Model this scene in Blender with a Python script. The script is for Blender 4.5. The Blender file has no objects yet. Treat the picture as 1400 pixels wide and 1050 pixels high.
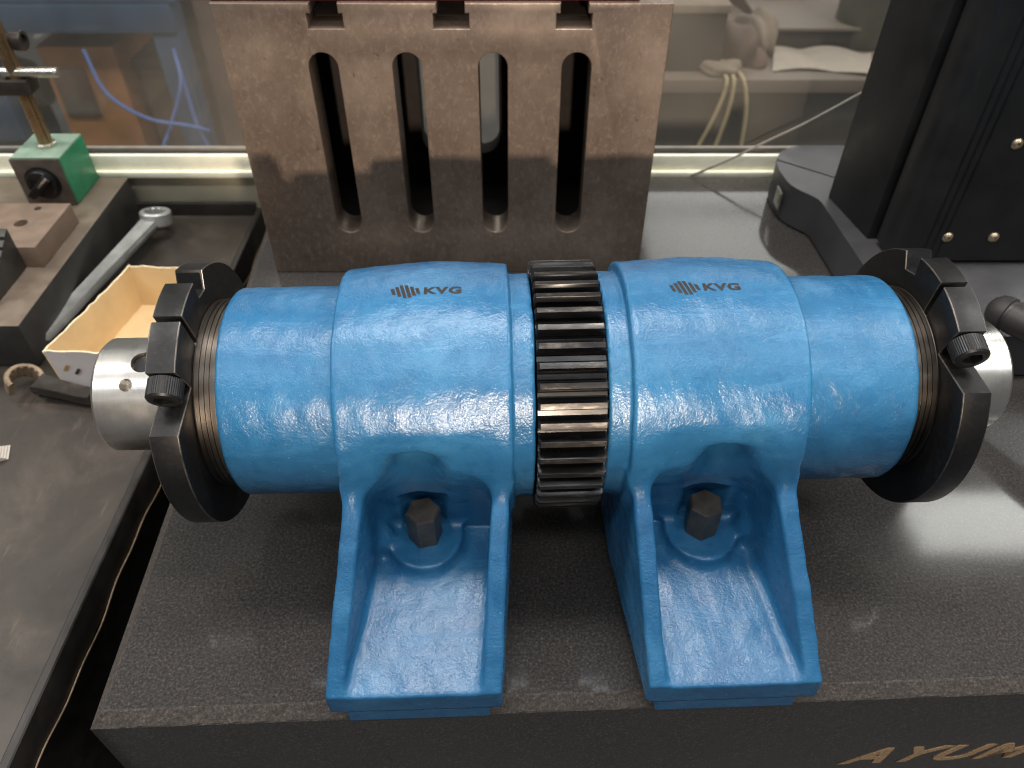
import bpy, bmesh, math, random
import numpy as np
from mathutils import Vector, Matrix

random.seed(4)
S = bpy.context.scene
COL = S.collection
R = math.radians
MM = 0.001
UNIT_X, UNIT_Y, UNIT_YAW = 27.0, 308.0, 2.0      # spindle unit on the plate (mm, mm, degrees)
AX = 110.0                                        # height of the spindle axis above the plate


def lin(r, g, b):
    return tuple(((c / 255) / 12.92 if c <= 10 else (((c / 255) + 0.055) / 1.055) ** 2.4) for c in (r, g, b)) + (1,)


# ------------------------------------------------------------------ camera
cam = bpy.data.cameras.new('camera')
camo = bpy.data.objects.new('camera', cam)
COL.objects.link(camo)
camo.location = (0, 0, 0.401)
camo.rotation_euler = (R(90 - 43.4), 0, 0)
cam.sensor_width = 36
cam.lens = 27.0
cam.clip_start = 0.02
cam.clip_end = 60
cam.dof.use_dof = True
cam.dof.focus_distance = 0.395
cam.dof.aperture_fstop = 10.5
S.camera = camo

# ------------------------------------------------------------------ world: dim even room light
W = bpy.data.worlds.new('World')
S.world = W
W.use_nodes = True
W.node_tree.nodes['Background'].inputs[0].default_value = (0.93, 0.97, 1.0, 1)
W.node_tree.nodes['Background'].inputs[1].default_value = 0.13


# ------------------------------------------------------------------ lamps: ceiling panels, some added for reflections and glints, and one warm lamp in front
def panel(name, x, y, sx, sy, power, col=(1, 0.97, 0.93), z=2000):
    l = bpy.data.lights.new(name, 'AREA')
    l.shape = 'RECTANGLE'
    l.size, l.size_y = sx * MM, sy * MM
    l.energy = power
    l.color = col
    o = bpy.data.objects.new(name, l)
    COL.objects.link(o)
    o.location = (x * MM, y * MM, z * MM)
    return o


panel('ceiling_panel', 2110, 1770, 1200, 280, 15)
panel('ceiling_panel', -2300, 1770, 1200, 280, 15)
panel('ceiling_panel', 0, 560, 1200, 280, 29)
panel('ceiling_panel', -1950, 560, 1200, 280, 30)
panel('ceiling_panel', 1950, 560, 1200, 280, 30)
panel('ceiling_panel', 60, -640, 1200, 280, 15, (0.95, 0.98, 1.0))
panel('ceiling_panel', -1700, -640, 1200, 280, 15, (0.95, 0.98, 1.0))
panel('ceiling_panel', 1750, -640, 1200, 280, 15, (0.95, 0.98, 1.0))
panel('ceiling_panel', -900, -2300, 1200, 280, 6)  # this one and the next are added to put glints on the rib tops
panel('ceiling_panel', 900, -2300, 1200, 280, 6)
for yy in (3000, 3700, 4400, 5100):
    for xx in (-600, 1350, 3300):
        panel('ceiling_panel', xx, yy, 1200, 600, 10)  # rear rows added to give the far granite a bright reflection
wl = bpy.data.lights.new('warm_lamp', 'SPOT')
wl.energy = 240
wl.color = (1.0, 0.82, 0.64)
wl.shadow_soft_size = 0.035
wl.spot_size = R(16)
wl.spot_blend = 0.35
wo = bpy.data.objects.new('warm_lamp', wl)
COL.objects.link(wo)
wo.location = (0.14, -1.75, 0.705)
wo.rotation_euler = (Vector((-0.02, 0.5, 0.145)) - wo.location).to_track_quat('-Z', 'Y').to_euler()
wo.scale = (1, 0.36, 1)

S.view_settings.view_transform = 'Standard'
S.view_settings.look = 'None'
S.view_settings.gamma = 1
S.view_settings.exposure = 0.0
S.render.engine = 'CYCLES'
S.cycles.filter_width = 1.1


# ------------------------------------------------------------------ materials
class NT:
    def __init__(s, name):
        s.m = bpy.data.materials.new(name)
        s.m.use_nodes = True
        s.t = s.m.node_tree
        s.b = s.t.nodes['Principled BSDF']
        s.tc = s.t.nodes.new('ShaderNodeTexCoord')

    def n(s, typ, **kw):
        n = s.t.nodes.new(typ)
        for k, v in kw.items():
            setattr(n, k, v)
        return n

    def l(s, a, b):
        s.t.links.new(a, b)

    def noise(s, scale, detail=4, rough=0.55, stretch=None, dist=0.0):
        n = s.n('ShaderNodeTexNoise')
        n.inputs['Scale'].default_value = scale
        n.inputs['Detail'].default_value = detail
        n.inputs['Roughness'].default_value = rough
        n.inputs['Distortion'].default_value = dist
        if stretch:
            mp = s.n('ShaderNodeMapping')
            mp.inputs['Scale'].default_value = stretch
            s.l(s.tc.outputs['Object'], mp.inputs[0])
            s.l(mp.outputs[0], n.inputs['Vector'])
        else:
            s.l(s.tc.outputs['Object'], n.inputs['Vector'])
        return n.outputs['Fac']

    def ramp(s, fac, stops):
        r = s.n('ShaderNodeValToRGB')
        e = r.color_ramp.elements
        while len(e) < len(stops):
            e.new(0.5)
        for i, (p, c) in enumerate(stops):
            e[i].position = p
            e[i].color = c if len(c) == 4 else tuple(c) + (1,)
        s.l(fac, r.inputs[0])
        return r.outputs[0]

    def fr(s, fac, a, b, lo=0.0, hi=1.0):
        m = s.n('ShaderNodeMapRange')
        m.inputs['From Min'].default_value = lo
        m.inputs['From Max'].default_value = hi
        m.inputs['To Min'].default_value = a
        m.inputs['To Max'].default_value = b
        s.l(fac, m.inputs[0])
        return m.outputs[0]

    def mix(s, fac, a, b, mode='MIX'):
        m = s.n('ShaderNodeMix', data_type='RGBA', blend_type=mode)
        for sock, v in ((m.inputs[0], fac), (m.inputs[6], a), (m.inputs[7], b)):
            if hasattr(v, 'links') or isinstance(v, bpy.types.NodeSocket):
                s.l(v, sock)
            else:
                sock.default_value = v
        return m.outputs[2]

    def bump(s, fac, strength, dist, prev=None):
        b = s.n('ShaderNodeBump')
        b.inputs['Strength'].default_value = strength
        b.inputs['Distance'].default_value = dist
        s.l(fac, b.inputs['Height'])
        if prev is not None:
            s.l(prev, b.inputs['Normal'])
        return b.outputs[0]

    def set(s, color=None, rough=None, metal=None, normal=None, spec=None, coat=None, coat_rough=None):
        for key, v in (('Base Color', color), ('Roughness', rough), ('Metallic', metal), ('Normal', normal),
                       ('Specular IOR Level', spec), ('Coat Weight', coat), ('Coat Roughness', coat_rough)):
            if v is None:
                continue
            if isinstance(v, bpy.types.NodeSocket):
                s.l(v, s.b.inputs[key])
            else:
                s.b.inputs[key].default_value = v
        return s.m


def simple(name, col, rough=0.5, metal=0.0, var=0.25, vs=60, bs=500, bd=0.0001, bstr=0.3, spec=0.5, stretch=None):
    """worn uniform surface: colour mottled by noise, uneven gloss, fine relief"""
    t = NT(name)
    n1 = t.noise(vs, 5, 0.6, stretch)
    a = tuple(c * (1 - var) for c in col[:3]) + (1,)
    b = tuple(min(1, c * (1 + var)) for c in col[:3]) + (1,)
    c = t.ramp(n1, [(0.3, a), (0.7, b)])
    n2 = t.noise(bs, 4, 0.6, stretch)
    return t.set(c, t.fr(n1, max(0.02, rough - 0.1), min(1, rough + 0.1), 0.3, 0.7), metal, t.bump(n2, bstr, bd), spec)


def make_blue():
    t = NT('blue_paint')
    big = t.noise(22, 4, 0.6)
    mid = t.noise(140, 4, 0.6)
    brush = t.noise(60, 4, 0.65, (0.35, 1.6, 1.6), 0.8)
    c1 = t.ramp(big, [(0.3, lin(34, 88, 128)), (0.55, lin(43, 101, 142)), (0.75, lin(60, 117, 156))])
    c2 = t.mix(t.fr(mid, 0, 0.5, 0.5, 0.75), c1, lin(19, 78, 126))
    c2 = t.mix(t.fr(brush, 0, 0.3, 0.52, 0.75), c2, lin(62, 126, 168))
    chip = t.noise(620, 2, 0.5)
    c3 = t.mix(t.fr(chip, 0, 0.35, 0.72, 0.77), c2, lin(150, 190, 212))
    grime = t.noise(260, 3, 0.6)
    c3 = t.mix(t.fr(grime, 0, 0.45, 0.68, 0.76), c3, lin(24, 66, 104))
    peel = t.noise(520, 3, 0.6)
    fine = t.noise(1100, 2, 0.6)
    wav = t.noise(70, 3, 0.5)
    cast = t.noise(240, 5, 0.7)
    nb = t.bump(wav, 0.22, 0.0012)
    nb = t.bump(cast, 0.14, 0.0009, nb)
    nb = t.bump(peel, 0.3, 0.0008, nb)
    nb = t.bump(fine, 0.55, 0.0003, nb)
    return t.set(c3, t.fr(brush, 0.17, 0.31, 0.3, 0.7), 0.0, nb, 0.5)


def make_granite():
    t = NT('black_granite')
    g = t.noise(620, 6, 0.78)
    g2 = t.noise(230, 5, 0.7, dist=0.8)
    big = t.noise(9, 5, 0.6)
    c = t.ramp(g, [(0.34, lin(40, 38, 37)), (0.54, lin(63, 60, 58)), (0.72, lin(104, 99, 95))])
    c = t.mix(t.fr(g2, 0, 0.6, 0.52, 0.75), c, lin(40, 37, 36))
    c = t.mix(t.fr(big, 0, 0.25, 0.45, 0.8), c, lin(80, 76, 73))
    sp = t.noise(1500, 1, 0.5)
    c = t.mix(t.fr(sp, 0, 0.4, 0.73, 0.8), c, lin(150, 142, 130))
    nb = t.bump(t.noise(700, 3, 0.6), 0.06, 0.0001)
    return t.set(c, t.fr(big, 0.06, 0.12, 0.3, 0.7), 0.0, nb, 0.5)


def make_granite_rough():
    t = NT('ground_granite_edge')
    g = t.noise(620, 6, 0.78)
    c = t.ramp(g, [(0.35, lin(46, 42, 39)), (0.55, lin(76, 69, 64)), (0.72, lin(118, 108, 98))])
    return t.set(c, 0.75, 0.0, t.bump(g, 0.6, 0.0006), 0.3)


def make_iron():
    """grey-brown machined cast iron with scraped flecks, stains and a few rust specks"""
    t = NT('machined_cast_iron')
    st = t.noise(11, 6, 0.7)
    fl = t.noise(230, 6, 0.8, (1.0, 1.0, 0.7), 0.5)
    sc = t.noise(420, 3, 0.6, (1, 1, 0.25), 0.3)
    c = t.ramp(st, [(0.28, lin(94, 80, 71)), (0.5, lin(118, 103, 92)), (0.75, lin(146, 131, 118))])
    c = t.mix(t.fr(fl, 0, 0.7, 0.5, 0.72), c, lin(168, 150, 133))
    c = t.mix(t.fr(sc, 0, 0.35, 0.58, 0.74), c, lin(78, 66, 60))
    sp = t.noise(150, 2, 0.5)
    c = t.mix(t.fr(sp, 0, 0.6, 0.72, 0.77), c, lin(58, 44, 38))
    return t.set(c, t.fr(fl, 0.46, 0.3, 0.35, 0.7), 0.5, t.bump(fl, 0.3, 0.00015), 0.5)


def make_gear(tip):
    t = NT('gear_tooth_tip_steel' if tip else 'oiled_gear_steel')
    n = t.noise(260, 5, 0.65, (0.35, 1, 1))
    w = t.noise(45, 3, 0.6, (0.4, 1, 1))
    if tip:
        c = t.ramp(n, [(0.3, lin(36, 35, 36)), (0.55, lin(60, 58, 57)), (0.75, lin(112, 105, 98))])
        return t.set(c, t.fr(w, 0.24, 0.46, 0.3, 0.7), 0.75, t.bump(n, 0.4, 0.00015), 0.5)
    c = t.ramp(n, [(0.35, lin(11, 11, 13)), (0.6, lin(19, 18, 20)), (0.78, lin(46, 40, 36))])
    return t.set(c, t.fr(w, 0.2, 0.4, 0.3, 0.7), 0.45, t.bump(n, 0.3, 0.00015), 0.6)


def make_blackox():
    t = NT('black_oxide_steel')
    n = t.noise(420, 4, 0.65)
    b = t.noise(40, 4, 0.6)
    c = t.ramp(n, [(0.3, lin(20, 20, 21)), (0.6, lin(31, 30, 30)), (0.8, lin(54, 51, 49))])
    return t.set(c, t.fr(b, 0.34, 0.5, 0.3, 0.7), 0.35, t.bump(n, 0.3, 0.00012), 0.5)


def make_turned(name, col, rough):
    """turned steel: fine circumferential lines around the local X axis"""
    t = NT(name)
    n = t.noise(1.0, 4, 0.7, (2600, 12, 12))
    b = t.noise(60, 3, 0.6)
    c = t.ramp(n, [(0.3, tuple(v * 0.86 for v in col[:3]) + (1,)), (0.7, col)])
    return t.set(c, t.fr(b, rough - 0.05, rough + 0.06, 0.3, 0.7), 1.0, t.bump(n, 0.25, 0.00005))


def make_sheet():
    """worn dark steel table top"""
    t = NT('worn_table_steel')
    b = t.noise(7, 6, 0.65, dist=0.8)
    f = t.noise(120, 5, 0.7)
    s = t.noise(30, 4, 0.6, (6, 1, 1))
    c = t.ramp(b, [(0.3, lin(48, 43, 39)), (0.5, lin(68, 61, 55)), (0.72, lin(98, 88, 79))])
    c = t.mix(t.fr(f, 0, 0.4, 0.5, 0.75), c, lin(58, 50, 45))
    c = t.mix(t.fr(s, 0, 0.35, 0.62, 0.78), c, lin(130, 118, 102))
    return t.set(c, t.fr(b, 0.3, 0.5, 0.3, 0.7), 0.3, t.bump(f, 0.3, 0.0002), 0.5)


def make_gold():
    t = NT('engraved_gold_paint')
    n = t.noise(700, 4, 0.7)
    c = t.ramp(n, [(0.32, lin(90, 66, 46)), (0.44, lin(190, 150, 110)), (0.8, lin(226, 190, 144))])
    return t.set(c, 0.55, 0.1, t.bump(n, 0.9, 0.0008))


def make_glass():
    m = bpy.data.materials.new('dusty_window_glass')
    m.use_nodes = True
    t = m.node_tree
    t.nodes.clear()
    out = t.nodes.new('ShaderNodeOutputMaterial')
    tr = t.nodes.new('ShaderNodeBsdfTransparent')
    tr.inputs[0].default_value = (0.93, 0.95, 0.94, 1)
    gl = t.nodes.new('ShaderNodeBsdfGlossy')
    gl.inputs['Roughness'].default_value = 0.03
    df = t.nodes.new('ShaderNodeBsdfDiffuse')
    df.inputs[0].default_value = (0.5, 0.46, 0.41, 1)
    fc = t.nodes.new('ShaderNodeLayerWeight')      # facing ratio: the same on both faces of the pane
    fc.inputs[0].default_value = 0.5
    pw = t.nodes.new('ShaderNodeMath')
    pw.operation = 'POWER'
    pw.inputs[1].default_value = 4.0
    lw = t.nodes.new('ShaderNodeMath')
    lw.operation = 'MULTIPLY_ADD'
    lw.inputs[1].default_value = 0.6
    lw.inputs[2].default_value = 0.03
    t.links.new(fc.outputs['Facing'], pw.inputs[0])
    t.links.new(pw.outputs[0], lw.inputs[0])
    m1 = t.nodes.new('ShaderNodeMixShader')
    m2 = t.nodes.new('ShaderNodeMixShader')
    tc = t.nodes.new('ShaderNodeTexCoord')
    nz = t.nodes.new('ShaderNodeTexNoise')
    nz.inputs['Scale'].default_value = 9
    nz.inputs['Detail'].default_value = 6
    mr = t.nodes.new('ShaderNodeMapRange')
    mr.inputs['To Min'].default_value = 0.04
    mr.inputs['To Max'].default_value = 0.14
    L = t.links.new
    L(tc.outputs['Object'], nz.inputs['Vector'])
    L(nz.outputs['Fac'], mr.inputs[0])
    L(lw.outputs[0], m1.inputs[0])
    L(tr.outputs[0], m1.inputs[1])
    L(gl.outputs[0], m1.inputs[2])
    L(mr.outputs[0], m2.inputs[0])
    L(m1.outputs[0], m2.inputs[1])
    L(df.outputs[0], m2.inputs[2])
    L(m2.outputs[0], out.inputs[0])
    return m


M = dict(
    blue=make_blue(), granite=make_granite(), graniterough=make_granite_rough(), iron=make_iron(), gear=make_gear(False), tip=make_gear(True),
    ox=make_blackox(), nose=make_turned('bright_turned_steel', lin(226, 221, 214), 0.3),
    ring=make_turned('dark_turned_steel', lin(122, 114, 106), 0.33), sheet=make_sheet(), gold=make_gold(), glass=make_glass(),
    bolt=simple('dark_bolt_steel', lin(98, 90, 82), 0.36, 0.6, 0.3, 120, 700),
    mark=simple('laser_mark_brown', lin(34, 26, 22), 0.6, 0, 0.6, 500),
    core=simple('shade_dark_core', lin(38, 33, 31), 0.8, 0.0, 0.3, 80, 300, 0.0004, spec=0.2),  # inner walls coloured dark to stand for the shade inside the block
    wornox=simple('worn_oxide_edge', lin(88, 83, 78), 0.35, 0.7, 0.5, 150, 500),
    hole=simple('dark_bore', lin(22, 20, 19), 0.6, 0.2),
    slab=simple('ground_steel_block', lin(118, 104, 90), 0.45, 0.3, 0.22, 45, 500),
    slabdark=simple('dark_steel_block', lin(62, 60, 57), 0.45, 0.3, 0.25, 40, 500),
    plate=simple('ground_steel_plate', lin(138, 118, 102), 0.4, 0.25, 0.15, 60, 600),
    green=simple('green_hammer_paint', lin(38, 128, 88), 0.42, 0.0, 0.25, 70, 300, 0.0002),
    greentop=simple('worn_green_top', lin(136, 158, 138), 0.45, 0.1, 0.2, 60, 300),
    face=simple('magnet_face_plate', lin(92, 84, 77), 0.4, 0.4, 0.35, 70, 500),
    blackpl=simple('black_plastic', lin(22, 21, 22), 0.35, 0.0, 0.2, 80, 600),
    rod=simple('brass_toned_rod', lin(146, 122, 92), 0.3, 0.8, 0.2, 50, 600),
    chrome=simple('satin_chrome', lin(196, 192, 182), 0.28, 0.9, 0.12, 90, 600),
    clamp=simple('dark_clamp_steel', lin(66, 60, 55), 0.4, 0.5, 0.2, 90, 500),
    wrench=simple('forged_chrome_wrench', lin(172, 172, 168), 0.4, 0.5, 0.2, 50, 500),
    rust=simple('worn_brown_steel', lin(150, 130, 108), 0.5, 0.5, 0.35, 120, 500),
    card=simple('brown_cardboard', lin(216, 188, 142), 0.8, 0, 0.1, 30, 400, 0.0002),
    cardedge=simple('torn_cardboard_edge', lin(232, 212, 176), 0.85, 0, 0.2, 200, 600, 0.0003),
    cardwhite=simple('white_box_print', lin(214, 204, 200), 0.7, 0, 0.08, 40, 300),
    ink=simple('box_ink', lin(176, 138, 84), 0.7, 0, 0.2), inkdark=simple('box_dark_ink', lin(70, 60, 58), 0.7, 0, 0.2),
    paper=simple('white_paper', lin(196, 186, 174), 0.8, 0, 0.06),
    cream=simple('cream_sill_paint', lin(240, 236, 214), 0.7, 0, 0.1, 40, 300, 0.0002),
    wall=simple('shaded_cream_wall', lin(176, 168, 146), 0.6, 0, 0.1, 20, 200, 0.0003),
    gasket=simple('grey_gasket', lin(126, 120, 110), 0.6, 0, 0.15), gasketdark=simple('dark_gasket', lin(52, 48, 44), 0.6),
    macbase=simple('dark_grey_base_casting', lin(70, 69, 71), 0.42, 0.1, 0.12, 30, 700, 0.00015),
    mac=simple('black_anodised_panel', lin(36, 36, 37), 0.42, 0.2, 0.15, 40, 900, 0.00008),
    screw=simple('brass_toned_screw', lin(196, 178, 150), 0.3, 0.85, 0.2, 200, 500),
    grip=simple('dark_rubber_grip', lin(50, 46, 45), 0.5, 0.0, 0.15, 60, 500),
    wire=simple('grey_wire', lin(126, 120, 112), 0.5, 0.2, 0.15),
    red=simple('dark_red_felt', lin(112, 30, 34), 0.9, 0, 0.2, 200),
    tablerim=simple('black_table_rim', lin(40, 36, 33), 0.45, 0.2, 0.3, 60, 400),
    bare=simple('worn_bare_edge', lin(150, 128, 104), 0.45, 0.4, 0.5, 70),
    floor=simple('grey_workshop_floor', lin(66, 62, 60), 0.6, 0, 0.2, 4, 60),
    bluem=simple('faded_blue_machine_paint', lin(56, 76, 100), 0.5, 0, 0.18, 9, 100),
    orange=simple('orange_brown_board', lin(146, 96, 58), 0.7, 0, 0.35, 7, 100),
    brown=simple('brown_crate_board', lin(84, 64, 54), 0.7, 0, 0.4, 7, 100),
    darkm=simple('dark_bench_panel', lin(42, 37, 34), 0.6, 0, 0.35, 8, 100),
    bench=simple('beige_bench_top', lin(108, 95, 86), 0.6, 0, 0.15, 8, 100),
    cable=simple('blue_cable', lin(78, 102, 158), 0.5, 0, 0.1), bgpaper=simple('dull_paper', lin(160, 147, 134), 0.8, 0, 0.12, 14), ccable=simple('cream_cable', lin(164, 146, 112), 0.5, 0, 0.1),  # bgpaper is a darker, browner tone than the other paper
    cloth=simple('off_white_cloth', lin(122, 107, 94), 0.9, 0, 0.2, 30),
    jar=simple('grey_green_metal', lin(90, 88, 78), 0.4, 0.3, 0.3, 15),
)


# ------------------------------------------------------------------ mesh helpers (all in millimetres)
def obj(name, mesh, mat, parent=None, smooth=35):
    if isinstance(mesh, bmesh.types.BMesh):
        me = bpy.data.meshes.new(name)
        bmesh.ops.recalc_face_normals(mesh, faces=mesh.faces[:])
        mesh.to_mesh(me)
        mesh.free()
        me.transform(Matrix.Scale(MM, 4))
        mesh = me
    mesh.name = name
    for m in (mat if isinstance(mat, (list, tuple)) else [mat]):
        mesh.materials.append(M[m])
    if smooth:
        mesh.shade_smooth()
        if smooth < 180:
            mesh.set_sharp_from_angle(angle=R(smooth))
    o = bpy.data.objects.new(name, mesh)
    COL.objects.link(o)
    if parent:
        o.parent = parent
    return o


def tag(o, label, cat, group=None, kind=None):
    if label:
        o['label'] = label
    if cat:
        o['category'] = cat
    if group:
        o['group'] = group
    if kind:
        o['kind'] = kind
    return o


def thing(name, label, cat, loc=(0, 0, 0), rz=0, group=None):
    o = bpy.data.objects.new(name, None)
    COL.objects.link(o)
    o.location = tuple(c * MM for c in loc)
    o.rotation_euler = (0, 0, R(rz))
    o.empty_display_size = 0.02
    return tag(o, label, cat, group)


def move(o, x, y, z=0, rz=0):
    o.location = (x * MM, y * MM, z * MM)
    o.rotation_euler[2] = R(rz)
    return o


def box(x0, x1, y0, y1, z0, z1, bev=1.0, seg=2, bm=None):
    b = bmesh.new()
    bmesh.ops.create_cube(b, size=1)
    for v in b.verts:
        v.co = ((x0 + x1) / 2 + v.co.x * (x1 - x0), (y0 + y1) / 2 + v.co.y * (y1 - y0), (z0 + z1) / 2 + v.co.z * (z1 - z0))
    if bev:
        bmesh.ops.bevel(b, geom=b.edges[:] , offset=bev, segments=seg, profile=0.6, affect='EDGES', clamp_overlap=True)
    if bm is None:
        return b
    return join(bm, b)


def join(a, b):
    me = bpy.data.meshes.new('tmp')
    b.to_mesh(me)
    b.free()
    a.from_mesh(me)
    bpy.data.meshes.remove(me)
    return a


def prism(pts, z0, z1, bev=0.0, seg=2, bev_vertical=True):
    """polygon in XY raised from z0 to z1"""
    b = bmesh.new()
    lo = [b.verts.new((x, y, z0)) for x, y in pts]
    hi = [b.verts.new((x, y, z1)) for x, y in pts]
    b.faces.new(lo[::-1])
    b.faces.new(hi)
    n = len(pts)
    for i in range(n):
        b.faces.new((lo[i], lo[(i + 1) % n], hi[(i + 1) % n], hi[i]))
    if bev:
        es = [e for e in b.edges if bev_vertical or abs(e.verts[0].co.z - e.verts[1].co.z) < 1e-6]
        bmesh.ops.bevel(b, geom=es, offset=bev, segments=seg, profile=0.6, affect='EDGES', clamp_overlap=True)
    return b


def lathe(prof, seg=96, axis='x', caps=True):
    """prof: list of (along, radius)"""
    b = bmesh.new()
    rings = []
    for a, r in prof:
        ring = []
        for i in range(seg):
            t = 2 * math.pi * i / seg
            c, s = r * math.cos(t), r * math.sin(t)
            ring.append(b.verts.new((a, c, s) if axis == 'x' else (c, s, a)))
        rings.append(ring)
    for k in range(len(rings) - 1):
        for i in range(seg):
            j = (i + 1) % seg
            b.faces.new((rings[k][i], rings[k][j], rings[k + 1][j], rings[k + 1][i]))
    if caps:
        b.faces.new(rings[0])
        b.faces.new(rings[-1])
    return b


def tube(pts, r, seg=10, bm=None, smoothn=8):
    """round tube through points (Catmull-Rom)"""
    P = [Vector(p) for p in pts]
    Q = []
    if len(P) > 2 and smoothn > 1:
        E = [P[0] * 2 - P[1]] + P + [P[-1] * 2 - P[-2]]
        for i in range(1, len(E) - 2):
            for k in range(smoothn):
                t = k / smoothn
                a, b_, c, d = E[i - 1], E[i], E[i + 1], E[i + 2]
                Q.append(0.5 * ((2 * b_) + (c - a) * t + (2 * a - 5 * b_ + 4 * c - d) * t * t + (3 * b_ - a - 3 * c + d) * t ** 3))
        Q.append(P[-1])
    else:
        Q = P
    b = bm or bmesh.new()
    rings = []
    up = Vector((0.13, 0.21, 0.97)).normalized()
    for i, q in enumerate(Q):
        d = (Q[min(i + 1, len(Q) - 1)] - Q[max(i - 1, 0)]).normalized()
        s = d.cross(up).normalized()
        u = s.cross(d).normalized()
        rr = r(i / (len(Q) - 1)) if callable(r) else r
        rings.append([b.verts.new(q + (s * math.cos(2 * math.pi * k / seg) + u * math.sin(2 * math.pi * k / seg)) * rr) for k in range(seg)])
    for a, c in zip(rings, rings[1:]):
        for k in range(seg):
            b.faces.new((a[k], a[(k + 1) % seg], c[(k + 1) % seg], c[k]))
    b.faces.new(rings[0][::-1])
    b.faces.new(rings[-1])
    return b


def flat_extrude(outline, holes, depth, bev):
    """filled outline with holes in XY, depth along Z centred on 0, bevelled rims; returns mesh in metres"""
    cu = bpy.data.curves.new('tmp', 'CURVE')
    cu.dimensions = '2D'
    cu.fill_mode = 'BOTH'
    for pts in [outline] + holes:
        sp = cu.splines.new('POLY')
        sp.points.add(len(pts) - 1)
        for p, q in zip(sp.points, pts):
            p.co = (q[0], q[1], 0, 1)
        sp.use_cyclic_u = True
    cu.extrude = depth / 2 - bev
    cu.bevel_depth = bev
    cu.bevel_resolution = 2
    cu.offset = -bev
    o = bpy.data.objects.new('tmp', cu)
    COL.objects.link(o)
    dg = bpy.context.evaluated_depsgraph_get()
    me = bpy.data.meshes.new_from_object(o.evaluated_get(dg))
    bpy.data.objects.remove(o)
    bpy.data.curves.remove(cu)
    b = bmesh.new()
    b.from_mesh(me)
    bmesh.ops.remove_doubles(b, verts=b.verts[:], dist=1e-4)
    bmesh.ops.recalc_face_normals(b, faces=b.faces[:])
    bpy.data.meshes.remove(me)
    return b


def text_bm(txt, size, shear=0.0, offset=0.0, extrude=0.0, space=1.0):
    cu = bpy.data.curves.new('tmp', 'FONT')
    cu.body = txt
    cu.size = size
    cu.shear = shear
    cu.offset = offset
    cu.extrude = extrude
    cu.space_character = space
    cu.resolution_u = 6
    o = bpy.data.objects.new('tmp', cu)
    COL.objects.link(o)
    dg = bpy.context.evaluated_depsgraph_get()
    me = bpy.data.meshes.new_from_object(o.evaluated_get(dg))
    bpy.data.objects.remove(o)
    bpy.data.curves.remove(cu)
    b = bmesh.new()
    b.from_mesh(me)
    bpy.data.meshes.remove(me)
    bmesh.ops.triangulate(b, faces=b.faces[:])
    return b


def arc(r, a0, a1, n, c=(0, 0)):
    return [(c[0] + r * math.cos(R(a0 + (a1 - a0) * i / n)), c[1] + r * math.sin(R(a0 + (a1 - a0) * i / n))) for i in range(n + 1)]


def cut(o, cutters):
    """boolean holes, applied"""
    cs = []
    for b in cutters:
        me = bpy.data.meshes.new('cut')
        bmesh.ops.recalc_face_normals(b, faces=b.faces[:])
        b.to_mesh(me)
        b.free()
        me.transform(Matrix.Scale(MM, 4))
        c = bpy.data.objects.new('cut', me)
        COL.objects.link(c)
        c.parent = o.parent
        m = o.modifiers.new('b', 'BOOLEAN')
        m.operation = 'DIFFERENCE'
        m.solver = 'EXACT'
        m.object = c
        cs.append(c)
    dg = bpy.context.evaluated_depsgraph_get()
    me = bpy.data.meshes.new_from_object(o.evaluated_get(dg))
    o.modifiers.clear()
    old = o.data
    o.data = me
    bpy.data.meshes.remove(old)
    for c in cs:
        cm = c.data
        bpy.data.objects.remove(c)
        bpy.data.meshes.remove(cm)
    o.data.shade_smooth()
    o.data.set_sharp_from_angle(angle=R(35))
    return o


# ------------------------------------------------------------------ setting: floor, walls, window
tag(obj('floor', box(-4000, 4000, -300, 6000, -900, -850, 0), 'floor', smooth=0), None, None, kind='structure')
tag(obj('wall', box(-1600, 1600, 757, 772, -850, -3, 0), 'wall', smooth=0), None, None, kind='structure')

win = thing('window', 'cream framed window with dusty glass behind the granite plate', 'window', (0, 0, 0))
sill = obj('sill', box(-1600, 1600, 751, 774, -2, 21, 2.0), 'cream', win)
obj('sill_bead', box(-1600, 1600, 746, 751.5, -2.5, 4.5, 1.5), 'cream', sill)
obj('gasket', box(-1600, 1600, 758.6, 764, 20.5, 26, 1.0), 'gasket', win)
obj('gasket_seal', box(-1600, 1600, 755.5, 758.5, 20.6, 23.5, 0.6), 'gasketdark', win)
gp = obj('glass_pane', box(-1600, 1600, 764.5, 768, 20.8, 900, 0), 'glass', win, smooth=0)


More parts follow.
